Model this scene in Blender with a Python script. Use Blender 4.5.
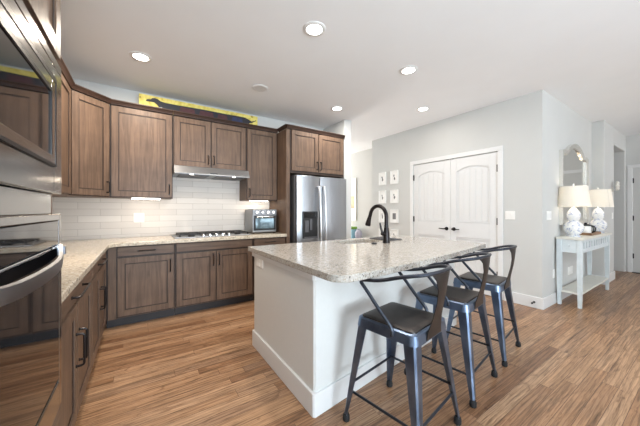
import bpy, bmesh, math, random
from math import sin, cos, pi, radians, atan2, sqrt
from mathutils import Vector, Matrix
random.seed(7)
for o in list(bpy.data.objects): bpy.data.objects.remove(o, do_unlink=True)
S = bpy.context.scene; COL = S.collection

# ------------------------------------------------------------------ camera
cd = bpy.data.cameras.new('camera'); cam = bpy.data.objects.new('camera', cd); COL.objects.link(cam)
cam.location = (0, 0, 1.25); cam.rotation_euler = (radians(90), 0, radians(-33.66))
cd.sensor_width = 36; cd.lens = 36*269/640; cd.shift_y = -2.8/640; cd.clip_start = .02
S.camera = cam
# ------------------------------------------------------------------ world, exposure, daylight
w = bpy.data.worlds.new('world'); S.world = w; w.use_nodes = True
w.node_tree.nodes['Background'].inputs[0].default_value = (.85, .93, 1, 1)
w.node_tree.nodes['Background'].inputs[1].default_value = .6
S.view_settings.view_transform = 'Standard'; S.view_settings.look = 'None'
S.view_settings.gamma = 1; S.view_settings.use_curve_mapping = False
S.view_settings.exposure = 0.24
def lamp(name, kind, loc, power, color=(1, 1, 1), size=.1, size_y=None, direction=None, spot=None):
    l = bpy.data.lights.new(name, kind); o = bpy.data.objects.new(name, l); COL.objects.link(o)
    l.energy = power; l.color = color; o.location = loc
    if kind == 'AREA':
        l.size = size
        if size_y: l.shape = 'RECTANGLE'; l.size_y = size_y
        else: l.shape = 'DISK'
    else: l.shadow_soft_size = size
    if spot: l.spot_size = radians(spot); l.spot_blend = .8
    if direction: o.rotation_euler = Vector(direction).to_track_quat('-Z', 'Y').to_euler()
    return o
CEIL = 2.765
DAY = (.76, .89, 1)
lamp('daylight_rear_window', 'AREA', (.6, -3.35, 1.3), 345, DAY, 2.3, 2.0, (-.2, 1, 1.15))
lamp('daylight_rear_door', 'AREA', (4.2, -3.35, 1.3), 50, (.92, .96, 1), 2.5, 2.0, (-.2, 1, 1.2))
lamp('added_entry_fill', 'AREA', (6.9, -3.35, 1.3), 70, (.97, .98, 1), 1.3, 2.0, (1.4, 1, .6))  # added fill behind an invented window, brightens the far door and mirror
lamp('daylight_passage', 'AREA', (3.85, 8.0, 1.5), 115, (1, .98, .95), 1.5, 1.7, (0, -1, 0))

# ------------------------------------------------------------------ materials
def s2l(c): return tuple(((v/255)/12.92 if v/255 <= .04045 else ((v/255+.055)/1.055)**2.4) for v in c)+(1,)
class N:
    def __init__(s, name):
        s.m = bpy.data.materials.new(name); s.m.use_nodes = True
        s.t = s.m.node_tree; s.b = s.t.nodes['Principled BSDF']
    def new(s, typ, **kw):
        n = s.t.nodes.new(typ)
        for k, v in kw.items():
            if k in n.inputs: n.inputs[k].default_value = v
            else: setattr(n, k, v)
        return n
    def link(s, a, b): s.t.links.new(a, b)
    def coords(s, scale=(1, 1, 1), kind='Object', rot=(0, 0, 0)):
        c = s.new('ShaderNodeTexCoord'); m = s.new('ShaderNodeMapping')
        m.inputs['Scale'].default_value = scale; m.inputs['Rotation'].default_value = rot
        s.link(c.outputs[kind], m.inputs['Vector']); return m.outputs[0]
    def ramp(s, fac, stops, interp='LINEAR'):
        r = s.new('ShaderNodeValToRGB'); e = r.color_ramp; e.interpolation = interp
        while len(e.elements) < len(stops): e.elements.new(.5)
        for x, (p, c) in zip(e.elements, stops): x.position = p; x.color = c if len(c) == 4 else s2l(c)
        s.link(fac, r.inputs[0]); return r.outputs[0]
    def mix(s, fac, a, b, mode='MIX'):
        n = s.new('ShaderNodeMix', data_type='RGBA', blend_type=mode)
        for i, v in ((0, fac), (6, a), (7, b)):
            if hasattr(v, 'links'): s.link(v, n.inputs[i])
            else: n.inputs[i].default_value = v
        return n.outputs[2]
    def bump(s, h, strength=.2, dist=.01):
        n = s.new('ShaderNodeBump'); n.inputs['Strength'].default_value = strength; n.inputs['Distance'].default_value = dist
        s.link(h, n.inputs['Height']); s.link(n.outputs[0], s.b.inputs['Normal'])
    def base(s, c):
        if hasattr(c, 'links'): s.link(c, s.b.inputs['Base Color'])
        else: s.b.inputs['Base Color'].default_value = c
        return s
    def p(s, rough=.5, metal=0, **kw):
        s.b.inputs['Roughness'].default_value = rough; s.b.inputs['Metallic'].default_value = metal
        for k, v in kw.items(): s.b.inputs[k].default_value = v
        return s.m
def plain(name, c, rough=.5, metal=0, var=.04, scale=30, **kw):
    n = N(name); t = n.new('ShaderNodeTexNoise', Scale=scale, Detail=3.0)
    n.link(n.coords(), t.inputs['Vector'])
    c = s2l(c); a = tuple(x*(1-var) for x in c[:3])+(1,); b = tuple(min(1, x*(1+var)) for x in c[:3])+(1,)
    n.base(n.ramp(t.outputs[0], [(.3, a), (.7, b)])); return n.p(rough, metal, **kw)
def wood(name, lo, mid, hi, axis, rough=.45):
    n = N(name); sc = [38, 38, 38]; sc[axis] = 2.6
    t = n.new('ShaderNodeTexNoise', Scale=1.0, Detail=7.0, Distortion=.8); n.link(n.coords(sc), t.inputs['Vector'])
    t2 = n.new('ShaderNodeTexNoise', Scale=5.0, Detail=4.0); n.link(n.coords(), t2.inputs['Vector'])
    c = n.ramp(t.outputs[0], [(.25, lo), (.5, mid), (.78, hi)])
    c2 = n.ramp(t2.outputs[0], [(.3, (.74, .74, .76, 1)), (.65, (1.05, 1.03, 1.0, 1))])
    n.base(n.mix(.8, c, c2, 'MULTIPLY')); n.bump(t.outputs[0], .04); return n.p(rough, **{'Specular IOR Level': .35})
WOODC = ((90, 72, 59), (108, 87, 72), (125, 102, 85))
M = {}
M['wood'] = wood('stained_maple_vertical', *WOODC, 2)
M['wood_x'] = wood('stained_maple_along_x', *WOODC, 0)
M['wood_y'] = wood('stained_maple_along_y', *WOODC, 1)
M['crown'] = wood('dark_crown_stain', (50, 36, 29), (62, 45, 37), (74, 55, 46), 0)
M['glaze_and_shade'] = plain('dark_glaze_and_shade', (52, 38, 31), .5)  # door glaze lines, also stands in for shade in gaps
M['toe'] = plain('toe_kick_dark', (52, 50, 52), .5)
M['bronze'] = plain('oil_rubbed_bronze', (44, 40, 40), .32, .7)
M['wall'] = plain('wall_paint_light_grey', (204, 204, 201), .75, var=.01, scale=4)
M['ceil'] = plain('ceiling_paint', (238, 239, 240), .85, var=.01, scale=3)
M['white'] = plain('white_trim_paint', (226, 226, 225), .4, var=.008)
M['island'] = plain('island_panel_paint', (216, 216, 213), .55, var=.01)
M['plate'] = plain('white_plastic', (245, 244, 240), .35, var=.005)
M['black'] = plain('black_plastic', (24, 24, 26), .4)
M['rubber'] = plain('black_rubber', (28, 28, 30), .8)
M['glassblk'] = plain('black_glass', (18, 19, 22), .04, var=.01, **{'IOR': 1.75})
M['iron'] = plain('cast_iron', (40, 38, 37), .55, .3)
def steel(name, c, rough, axis):
    n = N(name); sc = [60, 60, 60]; sc[axis] = 1.2
    t = n.new('ShaderNodeTexNoise', Scale=1.0, Detail=3.0); n.link(n.coords(sc), t.inputs['Vector'])
    a = s2l(c); n.base(n.ramp(t.outputs[0], [(.3, tuple(x*.93 for x in a[:3])+(1,)), (.7, a)]))
    n.bump(t.outputs[0], .02, .002); return n.p(rough, 1.0)
M['steel_z'] = steel('brushed_steel_vertical', (164, 166, 170), .34, 2)
M['steel_x'] = steel('brushed_steel_along_x', (160, 161, 163), .42, 0)
M['steel_y'] = steel('brushed_steel_along_y', (158, 157, 156), .2, 1)
M['handle_steel'] = plain('satin_steel_handle', (222, 223, 225), .3, 1, var=.01)
M['oven_handle'] = plain('brushed_handle_steel', (150, 153, 160), .3, 1, var=.02)
M['chrome'] = plain('polished_steel', (225, 226, 228), .12, 1, var=.01)
M['greyside'] = plain('fridge_side_grey', (92, 92, 95), .45, .3)
# gunmetal stool steel
n = N('gunmetal_steel'); t = n.new('ShaderNodeTexNoise', Scale=9.0, Detail=5.0); n.link(n.coords(), t.inputs['Vector'])
n.base(n.ramp(t.outputs[0], [(.3, (90, 105, 128)), (.7, (124, 140, 164))])); M['gun'] = n.p(.3, .9)
M['gundark'] = plain('dark_gunmetal_tube', (66, 70, 79), .34, .8)
M['gunback'] = plain('dark_gunmetal_back', (70, 66, 64), .38, .8, var=.15, scale=9)
n = N('gunmetal_seat'); t = n.new('ShaderNodeTexNoise', Scale=7.0, Detail=5.0); n.link(n.coords(), t.inputs['Vector'])
n.base(n.ramp(t.outputs[0], [(.3, (58, 55, 54)), (.7, (84, 79, 77))])); M['gunseat'] = n.p(.4, .8)
# granite
def granite(name, tint=(1, 1, 1)):
    n = N(name); v = n.coords()
    t1 = n.new('ShaderNodeTexNoise', Scale=42.0, Detail=6.0, Roughness=.68); n.link(v, t1.inputs['Vector'])
    t2 = n.new('ShaderNodeTexVoronoi', Scale=135.0); n.link(v, t2.inputs['Vector'])
    t3 = n.new('ShaderNodeTexNoise', Scale=70.0, Detail=4.0); n.link(v, t3.inputs['Vector'])
    c = n.ramp(t1.outputs[0], [(.30, (140, 128, 118)), (.40, (190, 180, 168)), (.52, (216, 209, 199)), (.66, (234, 231, 225))])
    sep = n.new('ShaderNodeSeparateColor'); n.link(t2.outputs['Color'], sep.inputs[0])
    c2 = n.ramp(sep.outputs[0], [(0, (82, 76, 72)), (.10, (96, 90, 86)), (.12, (204, 190, 172)), (.5, (214, 206, 194)), (.9, (240, 238, 232))], 'LINEAR')
    m = n.ramp(t3.outputs[0], [(.42, (0, 0, 0, 1)), (.6, (1, 1, 1, 1))])
    c3 = n.mix(m, c, c2)
    n.base(n.mix(1.0, c3, tint+(1,), 'MULTIPLY')); return n.p(.13)
M['granite'] = granite('speckled_granite', (.66, .66, .66))
M['granite_warm'] = granite('speckled_granite_warm', (.88, .83, .74))
# floor planks (run along X)
n = N('oak_plank_floor'); v = n.coords()
def mth(op, a, b=None):
    q = n.new('ShaderNodeMath', operation=op)
    for k, x in enumerate((a, b)):
        if x is None: continue
        if hasattr(x, 'links'): n.link(x, q.inputs[k])
        else: q.inputs[k].default_value = x
    return q.outputs[0]
def wnoise(vec):
    q = n.new('ShaderNodeTexWhiteNoise', noise_dimensions='3D'); n.link(vec, q.inputs['Vector']); return q
def comb(x, y, z=0.0):
    q = n.new('ShaderNodeCombineXYZ')
    for k, a in enumerate((x, y, z)):
        if hasattr(a, 'links'): n.link(a, q.inputs[k])
        else: q.inputs[k].default_value = a
    return q.outputs[0]
sp = n.new('ShaderNodeSeparateXYZ'); n.link(v, sp.inputs[0])
PW_, PL_ = .082, 1.45
ry = mth('DIVIDE', sp.outputs[1], PW_); row = mth('FLOOR', ry)
ro = wnoise(comb(row, 3.0)).outputs['Value']
rx = mth('ADD', mth('DIVIDE', sp.outputs[0], PL_), mth('MULTIPLY', ro, 7.3)); ix = mth('FLOOR', rx)
pid = wnoise(comb(row, ix, 9.0))
fyv = mth('FRACT', ry); fxv = mth('FRACT', rx)
gap = mth('MAXIMUM', mth('GREATER_THAN', mth('ABSOLUTE', mth('SUBTRACT', fyv, .5)), .5-.0012/PW_), mth('GREATER_THAN', mth('ABSOLUTE', mth('SUBTRACT', fxv, .5)), .5-.0012/PL_))
shv = n.new('ShaderNodeVectorMath', operation='MULTIPLY_ADD'); n.link(pid.outputs['Color'], shv.inputs[0]); shv.inputs[1].default_value = (9, 17, 5); n.link(v, shv.inputs[2])
def stretch(sc, **kw):
    mp = n.new('ShaderNodeMapping'); mp.inputs['Scale'].default_value = sc; n.link(shv.outputs[0], mp.inputs['Vector'])
    t = n.new('ShaderNodeTexNoise', **kw); n.link(mp.outputs[0], t.inputs['Vector']); return t.outputs[0]
g = stretch((1.7, 30, 1), Scale=1.0, Detail=7.0, Roughness=.65, Distortion=1.1)
w2 = stretch((4.0, 90, 1), Scale=1.0, Detail=3.0, Distortion=2.0)
kn = stretch((5, 14, 1), Scale=1.0, Detail=3.0, Distortion=1.5)
wvt = n.new('ShaderNodeTexWave', wave_type='BANDS', bands_direction='Y', wave_profile='SAW'); mpw = n.new('ShaderNodeMapping'); mpw.inputs['Scale'].default_value = (1.1, 9, 1)
n.link(shv.outputs[0], mpw.inputs['Vector']); n.link(mpw.outputs[0], wvt.inputs['Vector'])
for k, x in (('Scale', 1.5), ('Distortion', 7.0), ('Detail', 3.0), ('Detail Scale', .9), ('Detail Roughness', .55)): wvt.inputs[k].default_value = x
pc = n.ramp(pid.outputs['Value'], [(0, (148, 110, 81)), (.3, (170, 131, 98)), (.6, (180, 142, 108)), (.85, (190, 154, 121)), (1, (160, 127, 101))])
gc = n.ramp(g, [(.30, (.28, .24, .21, 1)), (.47, (.85, .83, .81, 1)), (.66, (1.2, 1.2, 1.2, 1))])
wc = n.ramp(w2, [(.36, (.45, .38, .33, 1)), (.5, (1, 1, 1, 1))])
kc = n.ramp(kn, [(.28, (.4, .33, .28, 1)), (.38, (1, 1, 1, 1))])
wr = n.ramp(wvt.outputs[0], [(.0, (1.06, 1.05, 1.04, 1)), (.6, (.95, .93, .92, 1)), (.92, (.55, .48, .43, 1)), (1, (.9, .88, .86, 1))])
c = n.mix(.95, pc, gc, 'MULTIPLY'); c = n.mix(.6, c, wc, 'MULTIPLY'); c = n.mix(.7, c, kc, 'MULTIPLY'); c = n.mix(.75, c, wr, 'MULTIPLY')
c = n.mix(gap, c, s2l((84, 58, 42))); n.base(c)
n.bump(g, .05, .003); M['floor'] = n.p(.34)
# backsplash tile (X-Z) and for left wall (Y-Z)
def tile(name, left):
    n = N(name); v = n.coords(rot=(radians(-90), 0, 0) if not left else (radians(-90), 0, radians(-90)))
    c = n.new('ShaderNodeTexCoord'); sep = n.new('ShaderNodeSeparateXYZ'); n.link(c.outputs['Object'], sep.inputs[0])
    cb = n.new('ShaderNodeCombineXYZ'); n.link(sep.outputs[1 if left else 0], cb.inputs[0]); n.link(sep.outputs[2], cb.inputs[1])
    b = n.new('ShaderNodeTexBrick', offset=.5, offset_frequency=2)
    for k, x in (('Scale', 1.0), ('Mortar Size', .0018), ('Mortar Smooth', .2), ('Bias', 0.0), ('Brick Width', .405), ('Row Height', .079)): b.inputs[k].default_value = x
    b.inputs['Color1'].default_value = s2l((210, 203, 196)); b.inputs['Color2'].default_value = s2l((219, 213, 206)); b.inputs['Mortar'].default_value = s2l((178, 170, 162))
    n.link(cb.outputs[0], b.inputs['Vector']); n.base(b.outputs['Color'])
    inv = n.new('ShaderNodeMath', operation='SUBTRACT'); inv.inputs[0].default_value = 1; n.link(b.outputs['Fac'], inv.inputs[1])
    n.bump(inv.outputs[0], .3, .002); return n.p(.5, **{'Specular IOR Level': .25})
M['tile'] = tile('subway_tile', False); M['tile_l'] = tile('subway_tile_side', True)
def emit(name, c, k):
    n = N(name); n.base(c); n.b.inputs['Emission Color'].default_value = c; n.b.inputs['Emission Strength'].default_value = k; return n.p(.5)
M['lens'] = emit('lit_downlight_lens', (1, .97, .92, 1), 9)
M['strip'] = emit('lit_led_strip', (1, .95, .85, 1), 7)
M['lens_dim'] = plain('frosted_lens_off', (222, 221, 218), .4, var=.01)
# glass
n = N('clear_window_glass'); tr = n.new('ShaderNodeBsdfTransparent'); gl = n.new('ShaderNodeBsdfGlossy'); gl.inputs['Roughness'].default_value = .02
mx = n.new('ShaderNodeMixShader'); mx.inputs[0].default_value = .06; n.link(tr.outputs[0], mx.inputs[1]); n.link(gl.outputs[0], mx.inputs[2])
n.link(mx.outputs[0], n.t.nodes['Material Output'].inputs['Surface']); M['glass'] = n.m
M['mirror'] = plain('mirror_glass', (235, 233, 228), .03, 1, var=.004)
M['mirror_frame'] = plain('bevelled_silver_frame', (232, 230, 224), .22, .85, var=.03)
M['silver'] = plain('silver_leaf', (226, 222, 212), .35, .35, var=.06)
# lamp shade
n = N('linen_lamp_shade'); t = n.new('ShaderNodeTexNoise', Scale=140.0); n.link(n.coords((1, 1, 3)), t.inputs['Vector'])
df = n.new('ShaderNodeBsdfDiffuse'); tl = n.new('ShaderNodeBsdfTranslucent')
cc = n.ramp(t.outputs[0], [(.3, (238, 234, 226)), (.7, (250, 248, 242))]); n.link(cc, df.inputs[0]); n.link(cc, tl.inputs[0])
mx = n.new('ShaderNodeMixShader'); mx.inputs[0].default_value = .35; n.link(df.outputs[0], mx.inputs[1]); n.link(tl.outputs[0], mx.inputs[2])
n.link(mx.outputs[0], n.t.nodes['Material Output'].inputs['Surface']); M['shade'] = n.m
# chinoiserie ceramic
n = N('blue_white_ceramic'); t = n.new('ShaderNodeTexNoise', Scale=26.0, Detail=4.0, Distortion=1.6); n.link(n.coords(), t.inputs['Vector'])
n.base(n.ramp(t.outputs[0], [(.32, (150, 160, 192)), (.42, (216, 218, 228)), (.5, (244, 243, 240))])); M['ceramic'] = n.p(.18)
# pale blue distressed paint
n = N('pale_blue_painted_wood'); t = n.new('ShaderNodeTexNoise', Scale=14.0, Detail=6.0); n.link(n.coords(), t.inputs['Vector'])
n.base(n.ramp(t.outputs[0], [(.25, (212, 220, 222)), (.5, (219, 227, 229)), (.7, (226, 232, 234))])); M['paleblue'] = n.p(.45)
M['cream'] = plain('cream_painted_top', (226, 224, 214), .4, var=.03, scale=14)
M['traywood'] = wood('tray_wood', (112, 84, 62), (142, 110, 84), (160, 128, 100), 0)
# sign paints
n = N('yellow_sign_paint'); t = n.new('ShaderNodeTexNoise', Scale=22.0, Detail=5.0); n.link(n.coords(), t.inputs['Vector'])
n.base(n.ramp(t.outputs[0], [(.27, (120, 104, 48)), (.36, (204, 184, 78)), (.6, (228, 213, 118))])); M['yellow'] = n.p(.6)
M['dog'] = plain('black_sign_paint', (32, 32, 42), .6)
M['red'] = plain('dark_red_sign_paint', (72, 34, 40), .6, var=.3)
M['navy'] = plain('navy_sign_paint', (36, 44, 80), .6, var=.3)
M['print'] = plain('grey_ink', (120, 120, 122), .7, var=.3, scale=60)
M['mat'] = plain('white_mat_paper', (246, 245, 242), .8, var=.005)
M['frame_w'] = plain('white_frame', (238, 237, 234), .45, var=.01)
M['frame_s'] = plain('frame_shadow_back', (150, 148, 145), .6)
M['green'] = plain('leaf_green', (128, 168, 72), .6, var=.3, scale=40)
M['aqua'] = plain('aqua_box', (160, 205, 220), .5, var=.1)
M['lilac'] = plain('grey_lilac_ceramic', (176, 172, 186), .4)
M['gold'] = plain('painted_art_ochre', (206, 190, 152), .6, var=.35, scale=5)
M['screen'] = emit('appliance_display', (.05, .09, .12, 1), .3)
M['oveninside'] = plain('toaster_window', (120, 140, 150), .06, .5, var=.25, scale=18)
M['composite'] = plain('pale_composite_sink', (206, 201, 194), .4)
M['leather'] = plain('dark_seat', (60, 56, 54), .5)

# ------------------------------------------------------------------ mesh builder
def frame(o, u, nrm):
    u = Vector(u).normalized(); nn = Vector(nrm).normalized(); z = Vector((0, 0, 1))
    return Matrix(((u.x, nn.x, z.x, o[0]), (u.y, nn.y, z.y, o[1]), (u.z, nn.z, z.z, o[2]), (0, 0, 0, 1)))
ID = Matrix.Identity(4)
class MB:
    def __init__(s, T=None): s.bm = bmesh.new(); s.T = T or ID; s.mi = 0
    def _v(s, p): return s.bm.verts.new(s.T @ Vector(p))
    def _f(s, vs):
        try:
            f = s.bm.faces.new(vs); f.material_index = s.mi; return f
        except ValueError: return None
    def box(s, x0, x1, y0, y1, z0, z1):
        v = [s._v(p) for p in ((x0,y0,z0),(x1,y0,z0),(x1,y1,z0),(x0,y1,z0),(x0,y0,z1),(x1,y0,z1),(x1,y1,z1),(x0,y1,z1))]
        for q in ((0,1,2,3),(4,5,6,7),(0,1,5,4),(1,2,6,5),(2,3,7,6),(3,0,4,7)): s._f([v[i] for i in q])
        return s
    def loft(s, rings, cap=True):
        R = [[s._v(p) for p in r] for r in rings]; n = len(R[0])
        for a, b in zip(R, R[1:]):
            for i in range(n): s._f([a[i], a[(i+1)%n], b[(i+1)%n], b[i]])
        if cap: s._f(R[0]); s._f(R[-1])
        return s
    def prism(s, pts, lo, hi, axis=2):
        def P(p, h): q = list(p); q.insert(axis, h); return q
        return s.loft([[P(p, lo) for p in pts], [P(p, hi) for p in pts]])
    def lathe(s, prof, c=(0, 0, 0), n=28, closed=False):
        rings = [[(c[0]+r*cos(2*pi*i/n), c[1]+r*sin(2*pi*i/n), c[2]+z) for i in range(n)] for r, z in prof]
        return s.loft(rings, True)
    def tube(s, pts, r, n=10, cap=True):
        pts = [Vector(p) for p in pts]; rr = r if isinstance(r, (list, tuple)) else [r]*len(pts)
        rings = []; up = None
        for i, p in enumerate(pts):
            t = (pts[min(i+1, len(pts)-1)]-pts[max(i-1, 0)]).normalized()
            if up is None:
                up = Vector((0, 0, 1)) if abs(t.z) < .9 else Vector((1, 0, 0))
            a = (up - t*up.dot(t)).normalized(); b = t.cross(a); up = a
            rings.append([p+(a*cos(2*pi*k/n)+b*sin(2*pi*k/n))*rr[i] for k in range(n)])
        return s.loft(rings, cap)
    def ball(s, c, r, n=14, m=8):
        rx, ry, rz = r if isinstance(r, (tuple, list)) else (r, r, r)
        return s.loft([[(c[0]+rx*sin(pi*j/m)*cos(2*pi*i/n), c[1]+ry*sin(pi*j/m)*sin(2*pi*i/n), c[2]-rz*cos(pi*j/m)) for i in range(n)] for j in [.15]+list(range(1, m))+[m-.15]])
    def build(s, name, mats, parent=None, bevel=0, smooth=True, seg=2):
        bmesh.ops.recalc_face_normals(s.bm, faces=s.bm.faces)
        me = bpy.data.meshes.new(name)
        if parent is not None:
            off = PARLOC.get(parent.name)
            if off is not None:
                bmesh.ops.translate(s.bm, verts=s.bm.verts, vec=-off)
        s.bm.to_mesh(me); s.bm.free()
        if not isinstance(mats, (list, tuple)): mats = [mats]
        for m in mats: me.materials.append(M[m] if isinstance(m, str) else m)
        if smooth:
            me.shade_smooth(); me.set_sharp_from_angle(angle=radians(34))
        o = bpy.data.objects.new(name, me); COL.objects.link(o)
        if parent is not None:
            o.parent = parent
            if parent.name in PARLOC: PARLOC[o.name] = PARLOC[parent.name]
        if bevel:
            b = o.modifiers.new('bevel', 'BEVEL'); b.width = bevel; b.segments = seg; b.limit_method = 'ANGLE'; b.angle_limit = radians(40)
        return o
PARLOC = {}
def tag(o, label, cat, group=None):
    o['label'] = label; o['category'] = cat
    if group: o['group'] = group
    return o
def thing(name, loc, label, cat, group=None, rz=0, local=False):
    o = bpy.data.objects.new(name, None); COL.objects.link(o); o.location = loc; o.rotation_euler.z = rz
    o.empty_display_size = .05
    if not local: PARLOC[o.name] = Vector(loc)
    return tag(o, label, cat, group)
def struct(o): o['kind'] = 'structure'; return o
def arc(c, r, a0, a1, n=8):
    return [(c[0]+r*cos(radians(a0+(a1-a0)*i/n)), c[1]+r*sin(radians(a0+(a1-a0)*i/n))) for i in range(n+1)]
def copy_tree(o, parent=None):
    c = o.copy(); COL.objects.link(c)
    if parent: c.parent = parent
    for ch in list(o.children): copy_tree(ch, c)
    return c

# ================================================================== SETTING
BY = 4.15; LX = -.905
def sbox(name, mat, *b, bevel=0): return struct(MB().box(*b).build(name, mat, bevel=bevel, smooth=False))
sbox('floor', 'floor', -1.0, 8.5, -3.4, 8.2, -.1, 0)
sbox('ceiling', 'ceil', -1.0, 8.5, -3.4, 8.2, CEIL, CEIL+.1)
sbox('wall_left', 'wall', LX-.1, LX, -3.3, BY+.1, 0, CEIL)
sbox('wall_back', 'wall', LX, 2.83, BY, BY+.1, 0, CEIL)
sbox('wall_fridge', 'wall', 2.83, 2.985, 3.515, 8.0, 0, CEIL, bevel=.012)
sbox('wall_passage', 'wall', 4.7, 4.8, 4.27, 8.0, 0, CEIL)
m = MB()   # passage end with a window opening
m.box(2.985, 3.1, 8, 8.1, 0, CEIL).box(4.6, 4.7, 8, 8.1, 0, CEIL).box(3.1, 4.6, 8, 8.1, 0, .6).box(3.1, 4.6, 8, 8.1, 2.4, CEIL)
struct(m.build('wall_passage_end', 'wall', smooth=False))
# pantry box: wall with door opening
PX = 4.2; PD0, PD1, PDT = 1.77, 3.185, 2.085
m = MB(); T = .12
m.prism([(1.265, 0), (PD0, 0), (PD0, PDT), (PD1, PDT), (PD1, 0), (4.26, 0), (4.26, CEIL), (1.265, CEIL)], PX, PX+T, axis=0)
m.box(PX+T, 4.8, 4.14, 4.26, 0, CEIL)
struct(m.build('wall_pantry', 'wall', smooth=False))
sbox('wall_pantry_inside', 'wall', PX+.8, PX+.85, 1.4, 4.14, 0, CEIL)
sbox('wall_hall', 'wall', PX+T, 6.47, 1.265, 1.385, 0, CEIL)
m = MB()
m.box(6.47, 7.17, 1.11, 1.385, 0, CEIL).box(8.15, 8.25, 1.11, 1.385, 0, CEIL).box(7.17, 8.15, 1.11, 1.385, 2.44, CEIL)
struct(m.build('wall_entry', 'wall', smooth=False, bevel=.012))
m = MB(); m.box(7.0, 8.25, 2.3, 2.4, 0, CEIL).box(7.05, 7.17, 1.385, 2.3, 0, CEIL)
struct(m.build('wall_alcove', 'wall', smooth=False))
sbox('wall_far', 'wall', 8.25, 8.4, -3.3, 2.4, 0, CEIL)
# rear wall with window openings, the entry-side one added for light
m = MB(); y0, y1 = -3.2, -3.1
m.box(LX, -.6, y0, y1, 0, CEIL).box(1.8, 2.95, y0, y1, 0, CEIL).box(5.45, 6.2, y0, y1, 0, CEIL).box(7.6, 8.25, y0, y1, 0, CEIL).box(6.2, 7.6, y0, y1, 2.4, CEIL).box(6.2, 7.6, y0, y1, 0, .3)
m.box(-.6, 1.8, y0, y1, 2.4, CEIL).box(2.95, 5.45, y0, y1, 2.4, CEIL).box(-.6, 1.8, y0, y1, 0, .3).box(2.95, 5.45, y0, y1, 0, .3)
struct(m.build('wall_rear', 'wall', smooth=False))
def window(n, x0, x1, y, z0, z1, nm):
    m = MB(); w_ = .05
    m.box(x0, x0+w_, y, y+.06, z0, z1).box(x1-w_, x1, y, y+.06, z0, z1).box(x0+w_, x1-w_, y, y+.06, z0, z0+w_).box(x0+w_, x1-w_, y, y+.06, z1-w_, z1)
    for k in range(1, nm): xx = x0+(x1-x0)*k/nm; m.box(xx-.03, xx+.03, y, y+.06, z0+w_, z1-w_)
    o = struct(m.build('window_%d' % n, 'white', smooth=False))
    MB().box(x0+w_, x1-w_, y+.028, y+.032, z0+w_, z1-w_).build('pane', 'glass', o, smooth=False)
window(1, -.6, 1.8, -3.18, .3, 2.4, 2); window(2, 2.95, 5.45, -3.18, .3, 2.4, 2); window(4, 6.2, 7.6, -3.18, .3, 2.4, 2); window(3, 3.1, 4.6, 8.02, .6, 2.4, 2)  # entry-side window is invented, it goes with the added fill lamp
# backsplash
m = MB(); m.box(LX+.008, 1.76, BY-.008, BY, .91, 1.9); struct(m.build('backsplash', 'tile', smooth=False))
m = MB(); m.box(LX, LX+.008, 1.43, BY, .91, 1.42); struct(m.build('backsplash_left', 'tile_l', smooth=False))
# baseboards
BB = .145
def base(name, *bxs):
    m = MB()
    for b in bxs: m.box(*b, 0, BB)
    return struct(m.build(name, 'white', bevel=.006, smooth=False))
base('baseboard_pantry', (PX-.016, PX, 1.249, PD0-.075), (PX-.016, PX, PD1+.075, 4.26))
base('baseboard_hall', (PX, 6.454, 1.249, 1.265))
base('baseboard_entry', (6.454, 6.47, 1.094, 1.265), (6.47, 7.17, 1.094, 1.11))
base('baseboard_far', (8.234, 8.25, 1.12, 2.3), (8.234, 8.25, -3.1, .05))
base('baseboard_fridge', (2.985, 3.001, 3.5, 8.0), (2.83, 2.985, 3.499, 3.515))
base('baseboard_passage', (4.684, 4.7, 4.27, 8))
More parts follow.
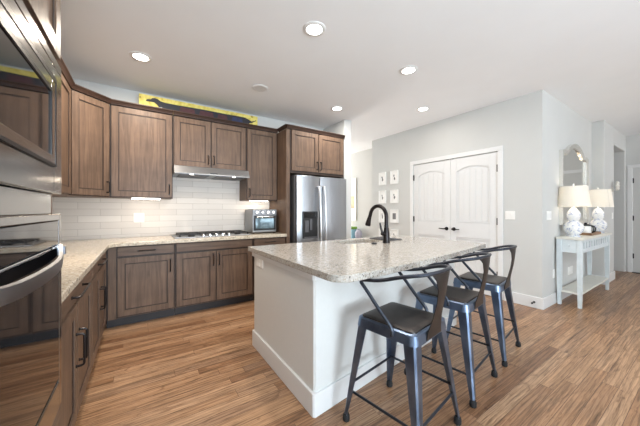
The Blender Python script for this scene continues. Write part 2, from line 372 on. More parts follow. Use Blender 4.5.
# door casings
def casing(n, T, a0, a1, top, w_=.068, th=.018):
    m = MB(T); m.box(a0-w_, a0, 0, th, 0, top).box(a1, a1+w_, 0, th, 0, top).box(a0-w_, a1+w_, 0, th, top, top+w_)
    return struct(m.build('trim_%d' % n, 'white', bevel=.005, smooth=False))
TP = frame((PX, 0, 0), (0, 1, 0), (-1, 0, 0))
casing(1, TP, PD0, PD1, PDT)
TF = frame((8.25, 0, 0), (0, 1, 0), (-1, 0, 0))
casing(2, TF, .15, 1.02, 2.1)
def panel_door(n, T, a0, a1, top, hinge_side, knob_a, knob_dir, b=-.006, arch=True):
    """b: front face, slab extends behind"""
    m = MB(T); W = a1-a0; st = .105; z0 = .012
    m.box(a0, a1, b-.04, b-.016, z0, top)
    f0, f1 = b-.0165, b
    m.box(a0, a0+st, f0, f1, z0, top).box(a1-st, a1, f0, f1, z0, top)
    m.box(a0+st, a1-st, f0, f1, z0, .24).box(a0+st, a1-st, f0, f1, .82, 1.055)
    i0, i1 = a0+st, a1-st; sh, pk = 1.86, 1.93
    pts = [(i1, top), (i0, top), (i0, sh)]
    k = 14
    for i in range(1, k): t = i/k; pts.append((i0+(i1-i0)*t, sh+(pk-sh)*sin(pi*t)**.8))
    pts.append((i1, sh))
    m.prism(pts, f0, f1, axis=1)
    # raised bevel panel edges and beadboard
    def mold(z_lo, z_hi, top_arch):
        q = .022
        m.box(i0+.004, i0+q, f0, f0+.012, z_lo, z_hi).box(i1-q, i1-.004, f0, f0+.012, z_lo, z_hi).box(i0+q, i1-q, f0, f0+.012, z_lo+.004, z_lo+q)
        if not top_arch: m.box(i0+q, i1-q, f0, f0+.012, z_hi-q, z_hi-.004)
    mold(1.055, 1.855, True); mold(.24, .82, False)
    nb = 5; ww = (i1-i0-.06)/nb
    for zl, zh in ((1.085, 1.845), (.27, .79)):
        for i in range(nb):
            m.box(i0+.03+ww*i+.007, i0+.03+ww*(i+1)-.007, f0, f0+.006, zl, zh+(.05*sin(pi*(i+.5)/nb) if zl > 1 else 0))
    o = struct(m.build('door_%d' % n, 'white', bevel=.003, smooth=False))
    for zh in (.33, 1.09, 1.845):
        h = MB(T); h.box(hinge_side-.013, hinge_side+.010, b-.002, b+.016, zh-.05, zh+.05)
        h.tube([T.inverted() @ (T @ Vector((hinge_side, b+.012, zh-.05))), (hinge_side, b+.012, zh+.05)], .006, 8)
        h.build('hinge', 'bronze', o)
    if knob_a is not None:
        h = MB(T)
        h.tube([(knob_a, b, .946), (knob_a, b+.012, .946)], [.03, .027], 18)
        h.tube([(knob_a, b+.008, .946), (knob_a, b+.05, .946)], .011, 10)
        h.tube([(knob_a-knob_dir*.012, b+.048, .946), (knob_a+knob_dir*.05, b+.05, .944), (knob_a+knob_dir*.11, b+.046, .947)], [.012, .009, .007], 10)
        h.build('lever_handle', 'bronze', o)
    return o
mid = 2.478
panel_door(1, TP, mid+.002, PD1-.003, PDT-.006, PD1-.004, mid+.062, 1)
panel_door(2, TP, PD0+.003, mid-.002, PDT-.006, PD0+.004, mid-.062, -1)
m = MB(TP)
for a in (mid-.045, mid+.045): m.box(a-.02, a+.02, -.012, -.003, PDT-.005, PDT+.004)
struct(m.build('trim_4', 'bronze', smooth=False))
panel_door(3, TF, .155, 1.015, 2.095, 1.014, .215, 1)
m = MB(); m.box(8.16, 8.249, .15, 1.02, 0, .01); struct(m.build('trim_3', 'bronze', smooth=False))

# ------------------------------------------------------------------ ceiling lights
spots = [((0.0, 3.19), 'lit round recessed ceiling light nearest the corner cabinet'),
         ((1.208, 1.898), 'largest lit recessed ceiling light, high above the near end of the island'),
         ((2.41, 1.892), 'lit recessed ceiling light above the far end of the island'),
         ((1.229, 3.188), 'unlit grey recessed ceiling light over the cooktop run'),
         ((2.428, 3.189), 'lit recessed ceiling light in front of the refrigerator cabinet'),
         ((3.509, 2.493), 'lit recessed ceiling light in front of the white double doors')]
for i, ((x, y), lab) in enumerate(spots):
    t = thing('recessed_light', (x, y, CEIL), lab, 'ceiling light', 'recessed ceiling lights')
    m = MB(); n = 32
    prof = [(.066, -.001), (.066, -.007), (.085, -.009), (.095, -.004), (.096, 0)]
    R = [[(x+r*cos(2*pi*k/n), y+r*sin(2*pi*k/n), CEIL+z) for k in range(n)] for r, z in prof]
    m.loft(R, False).build('trim_ring', 'white', t)
    MB().lathe([(.066, -.006), (.066, -.002)], (x, y, CEIL), 32).build('lens', 'lens' if i != 3 else 'lens_dim', t)
    if i != 3: lamp('downlight', 'AREA', (x, y, CEIL-.012), (24, 17, 10, 0, 12, 4)[i], (1, .88, .74) if i == 0 else (1, .93, .85), .12, None, (0, 0, -1))

# ================================================================== CABINETS
def pull(T, a, b, z, L, vert, parent, r=.006, out=.034):
    q = .012; hp = L/2
    pts = [(-hp, 0), (-hp, out-q), (-hp+q*.3, out-q*.3), (-hp+q, out), (hp-q, out), (hp-q*.3, out-q*.3), (hp, out-q), (hp, 0)]
    P = [((a, b+d, z+s) if vert else (a+s, b+d, z)) for s, d in pts]
    m = MB(T); m.tube(P, r, 8)
    for s in (-hp, hp):
        p = (a, b, z+s) if vert else (a+s, b, z); p2 = (p[0], b+.005, p[2]); m.tube([p, p2], .0085, 10)
    return m.build('handle', 'bronze', parent)
def shaker(T, a0, a1, z0, z1, parent, b=0, name='door', fw=.062, th=.02, mat='wood', handle=None, hl=.115):
    m = MB(T)
    m.box(a0, a1, b, b+th*.55, z0, z1)
    f0, f1 = b+th*.5, b+th
    m.box(a0, a0+fw, f0, f1, z0, z1).box(a1-fw, a1, f0, f1, z0, z1)
    m.box(a0+fw, a1-fw, f0, f1, z0, z0+fw).box(a0+fw, a1-fw, f0, f1, z1-fw, z1)
    m.mi = 1; g = .010; i0, i1, j0, j1 = a0+fw, a1-fw, z0+fw, z1-fw; gf = b+th*.55; ge = gf+.0035
    m.box(i0, i0+g, gf, ge, j0, j1).box(i1-g, i1, gf, ge, j0, j1).box(i0+g, i1-g, gf, ge, j0, j0+g).box(i0+g, i1-g, gf, ge, j1-g, j1)
    o = m.build(name, [mat, 'glaze_and_shade'], parent, bevel=.002, smooth=False)
    if handle: pull(T, handle[0], b+th, handle[1], hl, True, o)
    return o
def drawer(T, a0, a1, z0, z1, parent, b=0, th=.02, mat='wood_x', L=.14, handle=True, name='drawer'):
    m = MB(T); m.box(a0, a1, b, b+th, z0, z1)
    o = m.build(name, mat, parent, bevel=.003, smooth=False)
    if handle: pull(T, (a0+a1)/2, b+th, (z0+z1)/2, L, False, o)
    return o
def crown(T, a0, a1, parent, b0=0, z=2.44, ext0=0, ext1=0):
    prof = [(b0-.02, z), (b0+.008, z), (b0+.012, z+.01), (b0+.022, z+.028), (b0+.034, z+.04), (b0+.034, z+.05), (b0-.02, z+.05)]
    m = MB(T); m.loft([[(a0-(ext0*max(0, p[0]-b0)), p[0], p[1]) for p in prof], [(a1+(ext1*max(0, p[0]-b0)), p[0], p[1]) for p in prof]])
    return m.build('crown_molding', 'crown', parent, smooth=False)
UZ0, UZ1 = 1.395, 2.44
UF = 3.83   # uppers carcass front
TB = frame((0, UF, 0), (1, 0, 0), (0, -1, 0))
def upper(x0, x1, z0, label, doors, T=TB, e0=0):
    t = thing('upper_cabinet', (x0, UF, z0), label, 'cabinet', 'wall cabinets')
    m = MB(T); m.box(x0, x1, -(BY-UF-.01), 0, z0, UZ1).build('body', 'wood', t, bevel=.002, smooth=False)
    g = MB(T); g.box(x0+.003, x1-.003, 0, .002, z0+.004, UZ1-.002).build('reveal', 'glaze_and_shade', t, smooth=False)
    for d in doors: shaker(T, d[0], d[1], z0+.012, UZ1-.012, t, .002, handle=d[2])
    crown(T, x0, x1, t, .02, ext0=e0)
    return t
upper(-.293, .333, UZ0, 'widest single-door brown wall cabinet, between corner cabinet and range hood', [(-.276, .322, (.292, UZ0+.11))], e0=-.41)
upper(.337, 1.262, 1.805, 'short two-door brown wall cabinet above the range hood', [(.349, .776, (.748, 1.92)), (.790, 1.252, (.818, 1.92))])
upper(1.266, 1.752, UZ0, 'single-door brown wall cabinet above the toaster oven', [(1.280, 1.735, (1.308, UZ0+.11))])
# diagonal corner upper
t = thing('upper_cabinet', (-.43, 3.69, UZ0), 'narrow angled brown wall cabinet across the corner of the kitchen', 'cabinet', 'wall cabinets')
A, B = Vector((-.588, 3.545, 0)), Vector((-.297, 3.822, 0)); u = (B-A).normalized(); nn = Vector((u.y, -u.x, 0)); DL = (B-A).length
m = MB(); m.prism([(A.x, A.y), (B.x, B.y), (B.x, BY-.012), (LX+.012, BY-.012), (LX+.012, A.y)], UZ0, UZ1).build('body', 'wood', t, smooth=False, bevel=.002)
TD = frame((A.x, A.y, 0), u, nn)
MB(TD).box(.004, DL-.004, 0, .002, UZ0+.004, UZ1-.002).build('reveal', 'glaze_and_shade', t, smooth=False)
shaker(TD, .014, DL-.014, UZ0+.012, UZ1-.012, t, .002, handle=(DL-.04, UZ0+.11))
crown(TD, 0.0, DL, t, .02, ext0=-.41, ext1=-.41)
# left wall upper
TLu = frame((-.588, 0, 0), (0, 1, 0), (1, 0, 0))
t = thing('upper_cabinet', (-.59, 2.9, UZ0), 'sliver of orange-lit brown wall cabinet just right of the microwave', 'cabinet', 'wall cabinets')
MB(TLu).box(1.435, 3.54, -.30, 0, UZ0, UZ1).build('body', 'wood', t, smooth=False, bevel=.002)
for a0, a1, h in ((1.45, 2.14, 2.11), (2.15, 2.84, 2.18), (2.85, 3.53, 2.885)): shaker(TLu, a0, a1, UZ0+.012, UZ1-.012, t, .002, handle=(h, UZ0+.12))
crown(TLu, 1.435, 3.54, t, .02, ext1=-.41)
# fridge enclosure
TFc = frame((0, 3.52, 0), (1, 0, 0), (0, -1, 0))
t = thing('refrigerator_cabinet', (1.76, 3.52, 0), 'tall brown side panel with two-door cabinet above the steel refrigerator', 'cabinet')
MB(TFc).box(1.757, 1.815, -.62, 0, 0, UZ1).build('side_panel', 'wood', t, smooth=False, bevel=.002)
MB(TFc).box(1.815, 2.82, -.62, 0, 1.80, UZ1).build('body', 'wood', t, smooth=False, bevel=.002)
MB(TFc).box(1.818, 2.81, 0, .002, 1.803, UZ1-.002).build('reveal', 'glaze_and_shade', t, smooth=False)
shaker(TFc, 1.838, 2.300, 1.835, UZ1-.012, t, .002, handle=(2.272, 1.935)); shaker(TFc, 2.312, 2.795, 1.835, UZ1-.012, t, .002, handle=(2.34, 1.935))
crown(TFc, 1.757, 2.82, t, .012)
m = MB(); m.loft([[(1.757+p, 3.486, z), (1.757+p, 3.774, z)] for p, z in ((0, 2.44), (-.03, 2.48), (-.03, 2.49), (.02, 2.49))], False).build('crown_return', 'crown', t, smooth=False)

# base cabinets, back run
BF = 3.55; TBb = frame((0, BF, 0), (1, 0, 0), (0, -1, 0))
def basecab(T, a0, a1, label, fronts, depth, loc, dmat='wood_x', toe=(-.075), hl=.14):
    t = thing('base_cabinet', loc, label, 'cabinet', 'base cabinets')
    MB(T).box(a0, a1, -depth, 0, .105, .869).build('body', 'wood', t, smooth=False, bevel=.002)
    MB(T).box(a0+.003, a1-.003, 0, .002, .11, .866).build('reveal', 'glaze_and_shade', t, smooth=False)
    MB(T).box(a0, a1, -depth, toe, 0, .105).build('toe_kick', 'toe', t, smooth=False)
    for f in fronts:
        if f[0] == 'd': drawer(T, f[1], f[2], .762, .858, t, .002, mat=dmat, handle=f[3], L=f[4] if len(f) > 4 else .15, name='drawer' if f[3] else 'false_drawer_front')
        else: shaker(T, f[1], f[2], .125, .742, t, .002, handle=f[3], hl=hl)
    return t
t = basecab(TBb, -.302, .328, 'brown base cabinet left of the cooktop with one drawer over one door', [('d', -.205, .318, True, .16), ('s', -.205, .318, (.282, .62))], .59, (0, BF, 0))
MB(TBb).box(-.285, -.215, .0, .018, .105, .869).build('filler', 'wood', t, smooth=False, bevel=.002)
basecab(TBb, .332, 1.262, 'brown two-door base cabinet under the cooktop', [('d', .345, 1.25, False), ('s', .345, .780, (.752, .635)), ('s', .792, 1.25, (.820, .635))], .59, (.8, BF, 0))
basecab(TBb, 1.266, 1.754, 'brown base cabinet under the toaster oven, partly behind the island', [('d', 1.278, 1.742, True, .15), ('s', 1.278, 1.742, (1.31, .62))], .59, (1.5, BF, 0))
# left run
TLb = frame((-.31, 0, 0), (0, 1, 0), (1, 0, 0))
basecab(TLb, 1.432, 2.48, 'brown base cabinet beside the wall oven with large dark pulls', [('d', 1.445, 2.468, True, .3), ('s', 1.445, 1.952, (1.918, .50)), ('s', 1.962, 2.468, (1.996, .50))], .585, (-.5, 2, 0), 'wood_y', toe=-.06, hl=.17)
basecab(TLb, 2.484, 3.536, 'brown base cabinet at the inside corner of the counter', [('d', 2.497, 3.4, True, .3), ('s', 2.497, 2.945, (2.91, .50)), ('s', 2.955, 3.4, (2.99, .50))], .585, (-.5, 3, 0), 'wood_y', toe=-.06, hl=.17)
# countertop
pts = [(LX+.009, 1.435), (-.265, 1.435), (-.265, 3.39), (-.25, 3.435), (-.225, 3.468), (-.18, 3.49), (1.753, 3.49), (1.753, BY-.009), (LX+.009, BY-.009)]
o = MB().prism(pts, .87, .91).build('countertop', 'granite_warm', bevel=.006, smooth=False)
tag(o, 'L-shaped beige granite worktop along the brown cabinets', 'countertop')

# ------------------------------------------------------------------ oven tower
t = thing('oven_tower_cabinet', (-.6, 1.04, 0), 'tall brown cabinet at left edge housing the oven and microwave', 'cabinet')
m = MB(); m.box(LX+.01, -.87, .62, 1.428, 0, UZ1).box(-.87, -.282, .62, .645, .1, UZ1).box(-.87, -.282, 1.405, 1.428, .1, UZ1)
m.box(-.87, -.282, .645, 1.405, .1, .5).box(-.87, -.282, .645, 1.405, 1.765, UZ1)
m.build('body', 'wood', t, smooth=False, bevel=.002)
MB().box(-.87, -.282, .645, 1.405, 1.238, 1.308).build('divider_panel', 'steel_y', t, smooth=False)
MB().box(-.87, -.34, .62, 1.428, 0, .1).build('toe_kick', 'toe', t, smooth=False)
TT = frame((-.282, 0, 0), (0, 1, 0), (1, 0, 0))
MB(TT).box(.63, 1.424, 0, .004, 1.80, 1.83).build('gap_shade', 'glaze_and_shade', t, smooth=False)  # dark strip painting the shadow gap under the upper doors
shaker(TT, .63, 1.022, 1.828, UZ1-.012, t, .004, handle=(.995, 1.93)); shaker(TT, 1.03, 1.422, 1.828, UZ1-.012, t, .004, handle=(1.06, 1.93))
drawer(TT, .63, 1.422, .115, .492, t, .004, mat='wood_y', L=.3)
crown(TT, .62, 1.428, t, .02)
# wall oven
t = thing('wall_oven', (-.5, 1.03, .5), 'stainless wall oven with black glass door and curved handle, below the microwave', 'oven')
m = MB(); m.box(-.85, -.282, .655, 1.395, .515, 1.225).build('housing', 'greyside', t, smooth=False)
m = MB(); x0, x1 = -.281, -.256
m.box(x0, x1, 1.388, 1.424, .505, 1.236).box(x0, x1, .632, .668, .505, 1.236).box(x0, x1, .668, 1.388, 1.212, 1.236).box(x0, x1, .668, 1.388, .505, .605)
m.build('trim_frame', 'steel_y', t, bevel=.003, smooth=False)
MB().box(x0, -.258, .668, 1.388, 1.122, 1.211).build('control_panel', 'glassblk', t, bevel=.002, smooth=False)
d = MB(); d.box(x0, -.262, .672, 1.386, .612, 1.116); d = d.build('oven_door', 'chrome', t, bevel=.002, smooth=False)
MB().box(-.262, -.255, .676, 1.378, .625, 1.112).build('door_glass', 'glassblk', d, smooth=False)
hp = []
for i in range(21):
    s = -1+2*i/20; hp.append((-.252+.036*(1-abs(s)**2.2)+.003, 1.027+s*.345, 1.074+.03*abs(s)**5))
m = MB()
m.loft([[(p[0]-.005, p[1], p[2]-.020), (p[0]+.004, p[1], p[2]-.017), (p[0]+.006, p[1], p[2]), (p[0]+.004, p[1], p[2]+.017), (p[0]-.005, p[1], p[2]+.020)] for p in hp])
m.box(-.258, -.236, 1.366, 1.384, 1.085, 1.115).box(-.258, -.236, .67, .688, 1.085, 1.115)
m.build('handle', 'oven_handle', d)
# microwave
t = thing('built_in_microwave', (-.5, 1.03, 1.31), 'built-in microwave with steel trim and dark window, above the wall oven', 'microwave')
MB().box(-.80, -.282, .66, 1.39, 1.318, 1.752).build('housing', 'greyside', t, smooth=False)
m = MB(); m.box(x0, x1, 1.316, 1.422, 1.311, 1.762).box(x0, x1, .634, .745, 1.311, 1.762).box(x0, x1, .745, 1.316, 1.311, 1.403).box(x0, x1, .634, 1.422, 1.7625, 1.797).box(x0, x1, .745, 1.316, 1.712, 1.762)
m.build('trim_frame', 'steel_y', t, bevel=.003, smooth=False)
MB().box(x0, -.262, .745, 1.316, 1.403, 1.712).build('gasket', 'black', t, smooth=False)
d = MB(); d.box(-.262, -.25, .75, .80, 1.409, 1.706).box(-.262, -.25, 1.257, 1.311, 1.409, 1.706).box(-.262, -.25, .80, 1.257, 1.409, 1.438).box(-.262, -.25, .80, 1.257, 1.657, 1.706)
d = d.build('microwave_door', 'steel_y', t, bevel=.002, smooth=False)
m = MB(); e0, e1 = -.256, -.2488
m.box(e0, e1, .745, 1.316, 1.697, 1.713).box(e0, e1, .745, 1.316, 1.402, 1.411).box(e0, e1, 1.304, 1.316, 1.411, 1.702).box(e0, e1, .745, .754, 1.411, 1.702)
m.box(e0, e1, .796, 1.262, 1.650, 1.664).box(e0, e1, .796, .802, 1.438, 1.652).box(e0, e1, 1.252, 1.259, 1.438, 1.652)
m.build('door_seal', 'black', d, smooth=False)
MB().box(-.262, -.253, .80, 1.257, 1.438, 1.657).build('door_window', 'glassblk', d, smooth=False)

# ------------------------------------------------------------------ hood, under cabinet light
t = thing('range_hood', (.79, 3.9, 1.7), 'slim stainless under-cabinet range hood over the cooktop', 'range hood')
m = MB(); m.prism([(BY-.01, 1.70), (3.66, 1.70), (3.663, 1.712), (3.715, 1.803), (BY-.01, 1.803)], .336, 1.262, axis=0)
m.build('hood_body', 'steel_x', t, bevel=.003, smooth=False)
m = MB(); m.box(.40, .74, 3.70, 4.08, 1.692, 1.70).box(.84, 1.18, 3.70, 4.08, 1.692, 1.70); m.build('grease_filter', 'greyside', t, smooth=False)
MB().box(.745, .835, 3.666, 3.672, 1.715, 1.727).build('switch_panel', 'black', t, smooth=False)
for x in (.53, 1.05):
    MB().lathe([(.02, -.005), (.02, 0)], (x, 3.69, 1.70), 16).build('hood_lamp', 'lens', t)
    lamp('hood_light', 'SPOT', (x, 3.74, 1.66), 2.5, (1, .88, .72), .03, None, (0, .25, -1), 140)
o = MB().box(-.09, .20, 3.85, 3.88, UZ0-.016, UZ0).build('under_cabinet_light', 'strip', bevel=.003)
tag(o, 'lit white light bar under the widest wall cabinet', 'light')
lamp('under_cabinet_glow', 'AREA', (.05, 3.87, UZ0-.02), .8, (1, .86, .7), .3, .03, (0, .3, -1))
lamp('under_cabinet_glow', 'AREA', (1.5, 3.95, UZ0-.014), 1.0, (1, .86, .7), .3, .03, (0, .3, -1))
lamp('under_cabinet_glow', 'AREA', (-.72, 2.4, UZ0-.012), 5, (1, .84, .66), .03, 1.4, (.1, 0, -1))
for nm, b, lab in (('under_cabinet_light', (1.36, 1.64, 3.92, 3.95), 'light bar under the wall cabinet above the toaster oven'),
                   ):
    tag(MB().box(*b, UZ0-.012, UZ0).build(nm, 'strip', bevel=.003), lab, 'light')

# ------------------------------------------------------------------ cooktop
t = thing('gas_cooktop', (.82, 3.85, .91), 'five-burner stainless gas cooktop with black grates', 'cooktop')
cx0, cx1, cy0, cy1 = .335, 1.275, 3.62, 4.09
MB().box(cx0, cx1, cy0, cy1, .911, .922).build('cooktop_pan', 'steel_x', t, bevel=.004, smooth=False)
bur = [(.53, 3.72, .04), (.53, 3.97, .05), (.82, 3.87, .062), (1.11, 3.97, .05), (1.11, 3.72, .04)]
for bx, by, br in bur:
    b_ = MB().lathe([(br, 0), (br, .01), (br*.8, .014), (br*.8, .02), (br*.2, .022)], (bx, by, .922), 20).build('burner', 'iron', t)
for gx0, gx1 in ((.39, .665), (.675, .965), (.975, 1.25)):
    g = MB(); r = .008; z0_, z1_ = .938, .950
    for yy in (cy0+.075, cy1-.03): g.box(gx0, gx1, yy-r, yy+r, z0_, z1_)
    for xx in (gx0+r, (gx0+gx1)/2, gx1-r): g.box(xx-r, xx+r, cy0+.075, cy1-.03, z0_, z1_)
    g.box(gx0, gx1, (cy0+cy1)/2+.02-r, (cy0+cy1)/2+.02+r, z0_, z1_)
    for xx in (gx0+r, gx1-r):
        for yy in (cy0+.075, cy1-.03): g.box(xx-r, xx+r, yy-r, yy+r, .922, z0_)
    g.build('grate', 'iron', t, smooth=False)
for i in range(5):
    xx = .66+i*.08; MB().lathe([(.021, 0), (.02, .02), (.012, .028)], (xx, cy0+.036, .922), 16).build('knob', 'chrome', t)

# toaster oven
t = thing('toaster_oven', (1.52, 3.95, .91), 'stainless countertop toaster oven in the corner by the refrigerator', 'toaster oven')
tx0, tx1, ty0, ty1, tz0, tz1 = 1.335, 1.712, 3.76, 4.10, .922, 1.265
MB().box(tx0, tx1, ty0, ty1, tz0, tz1).build('body', 'steel_x', t, bevel=.012, seg=3)
m = MB(); m.box(tx0+.004, tx1-.004, ty0-.012, ty0, tz1-.085, tz1-.006).build('control_panel', 'steel_x', t, bevel=.003, smooth=False)
for i in range(4):
    xx = tx0+.06+i*.085
    k = MB(); k.tube([(xx, ty0-.012, tz1-.045), (xx, ty0-.03, tz1-.045)], [.024, .021], 16); k = k.build('dial', 'chrome', t)
    MB().tube([(xx, ty0-.0118, tz1-.045), (xx, ty0-.0135, tz1-.045)], .029, 18).build('dial_ring', 'black', t)
d = MB().box(tx0+.02, tx1-.02, ty0-.012, ty0, tz0+.035, tz1-.095).build('oven_door', 'black', t, bevel=.003, smooth=False)
MB().box(tx0+.045, tx1-.045, ty0-.0145, ty0-.012, tz0+.06, tz1-.135).build('door_window', 'oveninside', d, smooth=False)
pz = tz1-.112
MB().tube([(tx0+.05, ty0-.012, pz), (tx0+.05, ty0-.034, pz), (tx1-.05, ty0-.034, pz), (tx1-.05, ty0-.012, pz)], .006, 8).build('door_handle', 'chrome', d)
for xx in (tx0+.03, tx1-.03):
    for yy in (ty0+.03, ty1-.03): MB().lathe([(.012, 0), (.014, .014)], (xx, yy, .9105), 10).build('foot', 'rubber', t)

# ------------------------------------------------------------------ refrigerator
t = thing('refrigerator', (2.31, 3.75, 0), 'stainless side-by-side refrigerator with water dispenser', 'refrigerator')
MB().box(1.862, 2.788, 3.46, 4.12, .02, 1.765).build('body', 'greyside', t, bevel=.006, smooth=False)
MB().box(1.87, 2.78, 3.43, 3.47, .0, .09).build('kick_grille', 'black', t, smooth=False)
def fdoor(x0, x1, za, zb, name='fridge_door'):
    n = 10; pl = []
    for i in range(n+1):
        s = i/n; pl.append((x0+(x1-x0)*s, 3.405-.035*(1-(2*s-1)**2)))
    pts = [(x0, 3.455)]+[(pl[0][0], 3.42)]+pl[0:]+[(x1, 3.42), (x1, 3.455)]
    return MB().prism(pts, za, zb)
# left door with dispenser recess: built from pieces
ld = fdoor(1.866, 2.258, .10, 1.755).build('freezer_door', 'steel_z', t, bevel=.004)
rd = fdoor(2.268, 2.784, .10, 1.755).build('fridge_door', 'steel_z', t, bevel=.004)
MB().box(1.942, 2.190, 3.350, 3.372, .84, 1.232).build('dispenser', 'black', ld, bevel=.006, smooth=False)
MB().box(1.955, 2.178, 3.346, 3.352, 1.14, 1.215).build('dispenser_panel', 'glassblk', ld, smooth=False)
m = MB(); m.box(1.965, 2.03, 3.338, 3.353, .93, 1.10).box(2.045, 2.085, 3.335, 3.353, .96, 1.12); m.build('dispenser_paddle', 'greyside', ld, bevel=.003)
MB().box(1.955, 2.178, 3.325, 3.352, .845, .862).build('drip_tray', 'greyside', ld, smooth=False)
for xx, par in ((2.222, ld), (2.312, rd)):
    hh = [(xx, 3.40, .42)]+[(xx, 3.345-.035*sin(pi*i/14)-.0, .42+i*(1.60-.42)/14) for i in range(15)]+[(xx, 3.40, 1.60)]
    MB().tube(hh, .019, 12).build('handle', 'handle_steel', par)

# ------------------------------------------------------------------ dachshund sign on top of the cabinets
t = thing('dog_sign', (.7, 4.0, 2.49), 'long yellow painted board with a black dachshund, on top of the wall cabinets', 'sign')
sx0, sx1, sz0, sz1, sy = -.02, 1.50, 2.491, 2.69, 3.99
MB().box(sx0, sx1, sy, sy+.02, sz0, sz1).build('board', 'yellow', t, bevel=.002, smooth=False)
top = [(.05, 2.62), (.07, 2.637), (.10, 2.641), (.12, 2.660), (.15, 2.668), (.18, 2.660), (.21, 2.640), (.26, 2.632), (.4, 2.632), (.7, 2.640), (1.0, 2.638), (1.2, 2.642), (1.30, 2.640), (1.36, 2.622), (1.40, 2.60), (1.46, 2.62), (1.47, 2.632)]
bot = [(1.475, 2.62), (1.405, 2.578), (1.37, 2.57), (1.35, 2.50), (1.30, 2.50), (1.28, 2.535), (.34, 2.53), (.32, 2.50), (.26, 2.50), (.25, 2.535), (.2, 2.55), (.17, 2.59), (.14, 2.612), (.055, 2.61)]
MB().prism(top+bot, sy-.004, sy, axis=1).build('dog_figure', 'dog', t, smooth=False)
for i, (a, b_, c_) in enumerate(((.42, .62, 'red'), (.66, .86, 'red'), (.90, 1.05, 'red'), (1.1, 1.27, 'navy'))):
    MB().prism([(a, 2.545), (b_, 2.545), (b_-.015, 2.615), (a+.02, 2.618)], sy-.006, sy-.004, axis=1).build('painted_patch', c_, t, smooth=False)
MB().prism([(.185, 2.545), (.235, 2.548), (.225, 2.562), (.19, 2.56)], sy-.006, sy-.004, axis=1).build('painted_patch', 'mat', t, smooth=False)

# ------------------------------------------------------------------ plates
def plate(T, a, b, z, label, kind='switch', w_=.072, h_=.115, gangs=1, group=None):
    W = w_+(gangs-1)*.046
    name = 'light_switch' if kind == 'switch' else 'wall_outlet'
    o = T @ Vector((a, b, z))
    t = thing(name, o, label, 'switch' if kind == 'switch' else 'outlet', group)
    MB(T).box(a-W/2, a+W/2, b, b+.006, z-h_/2, z+h_/2).build('cover_plate', 'plate', t, bevel=.003, smooth=False)
    for g in range(gangs):
        c = a+(g-(gangs-1)/2)*.046
        if kind == 'switch': MB(T).box(c-.016, c+.016, b+.006, b+.010, z-.033, z+.033).build('rocker', 'plate', t, bevel=.002, smooth=False)
        else:
            m = MB(T)
            for s in (-.02, .02): m.box(c-.016, c+.016, b+.006, b+.009, z+s-.014, z+s+.014)
            m.build('socket', 'plate', t, bevel=.002, smooth=False)
    return t
TBW = frame((0, BY-.008, 0), (1, 0, 0), (0, -1, 0))
plate(TBW, -.02, 0, 1.155, 'white switch plate on the tile left of the cooktop', 'switch', w_=.11)
TI = frame((.875, 0, 0), (0, 1, 0), (-1, 0, 0))
plate(TI, 2.27, 0, .79, 'white outlet plate on the end panel of the island', 'outlet', w_=.15, h_=.085)
plate(TP, 1.619, 0, 1.181, 'white double light switch on the wall beside the pantry doors', 'switch', gangs=2)
TH = frame((0, 1.265, 0), (1, 0, 0), (0, -1, 0))
plate(TH, 4.42, 0, 1.18, 'white triple light switch on the hall wall left of the mirror', 'switch', gangs=3)
plate(TH, 5.30, 0, .36, 'wide white outlet plate low on the wall behind the console table', 'outlet', gangs=4)
plate(TH, 4.60, 0, .40, 'single white outlet low on the hall wall at the console table end', 'outlet')
TE = frame((0, 1.11, 0), (1, 0, 0), (0, -1, 0))
plate(TE, 7.03, 0, 1.15, 'white light switch beside the entry opening', 'switch')

# ================================================================== ISLAND
def off(p, d): return p
ang = radians(7.5)
IX0, IX1, IY1 = .875, 2.86, 2.41
def fy(x, y0=1.375): return y0+(x-IX0)*math.tan(ang)
t = thing('kitchen_island', (1.8, 1.95, 0), 'pale grey island base with white baseboard in the middle of the kitchen', 'island')
c = .012
def ring(d, z):   # outline grown outward by d with a chamfered near corner
    return [(IX0-d, IY1+d, z), (IX0-d, fy(IX0)-d+c, z), (IX0-d+c, fy(IX0)-d, z), (IX1+d, fy(IX1)-d, z), (IX1+d, IY1+d, z)]
# shell with sink space left open on top
m = MB(); R0 = ring(0, .0); R1 = ring(0, .868); Ri = [(p[0]+(.03 if p[0] < 1.5 else -.03), p[1]+(.03 if p[1] < 1.9 else -.03), z) for p in R1 for z in (p[2],)]
def hollow(R0, R1, w_):
    m = MB(); n = len(R0)
    cxy = (1.85, 1.95)
    def inn(p, z):
        return (p[0]+(w_ if p[0] < 1.8 else -w_), p[1]+(w_ if p[1] < 1.9 else -w_), z)
    a = [m._v(p) for p in R0]; b = [m._v(p) for p in R1]; e = [m._v(inn(p, p[2])) for p in R1]; d = [m._v(inn(p, p[2])) for p in R0]
    for i in range(n):
        j = (i+1) % n
        m._f([a[i], a[j], b[j], b[i]]); m._f([b[i], b[j], e[j], e[i]]); m._f([e[i], e[j], d[j], d[i]]); m._f([d[i], d[j], a[j], a[i]])
    return m
hollow(ring(0, 0), ring(0, .868), .03).build('body', 'island', t, smooth=False)
hollow(ring(.016, 0), ring(.016, .142), .018).build('baseboard_trim', 'white', t, smooth=False, bevel=.004)
hollow(ring(.018, .826), ring(.018, .868), .02).build('top_trim', 'white', t, smooth=False, bevel=.004)
# cabinet doors on the kitchen side
TK = frame((0, IY1+.018, 0), (1, 0, 0), (0, 1, 0))
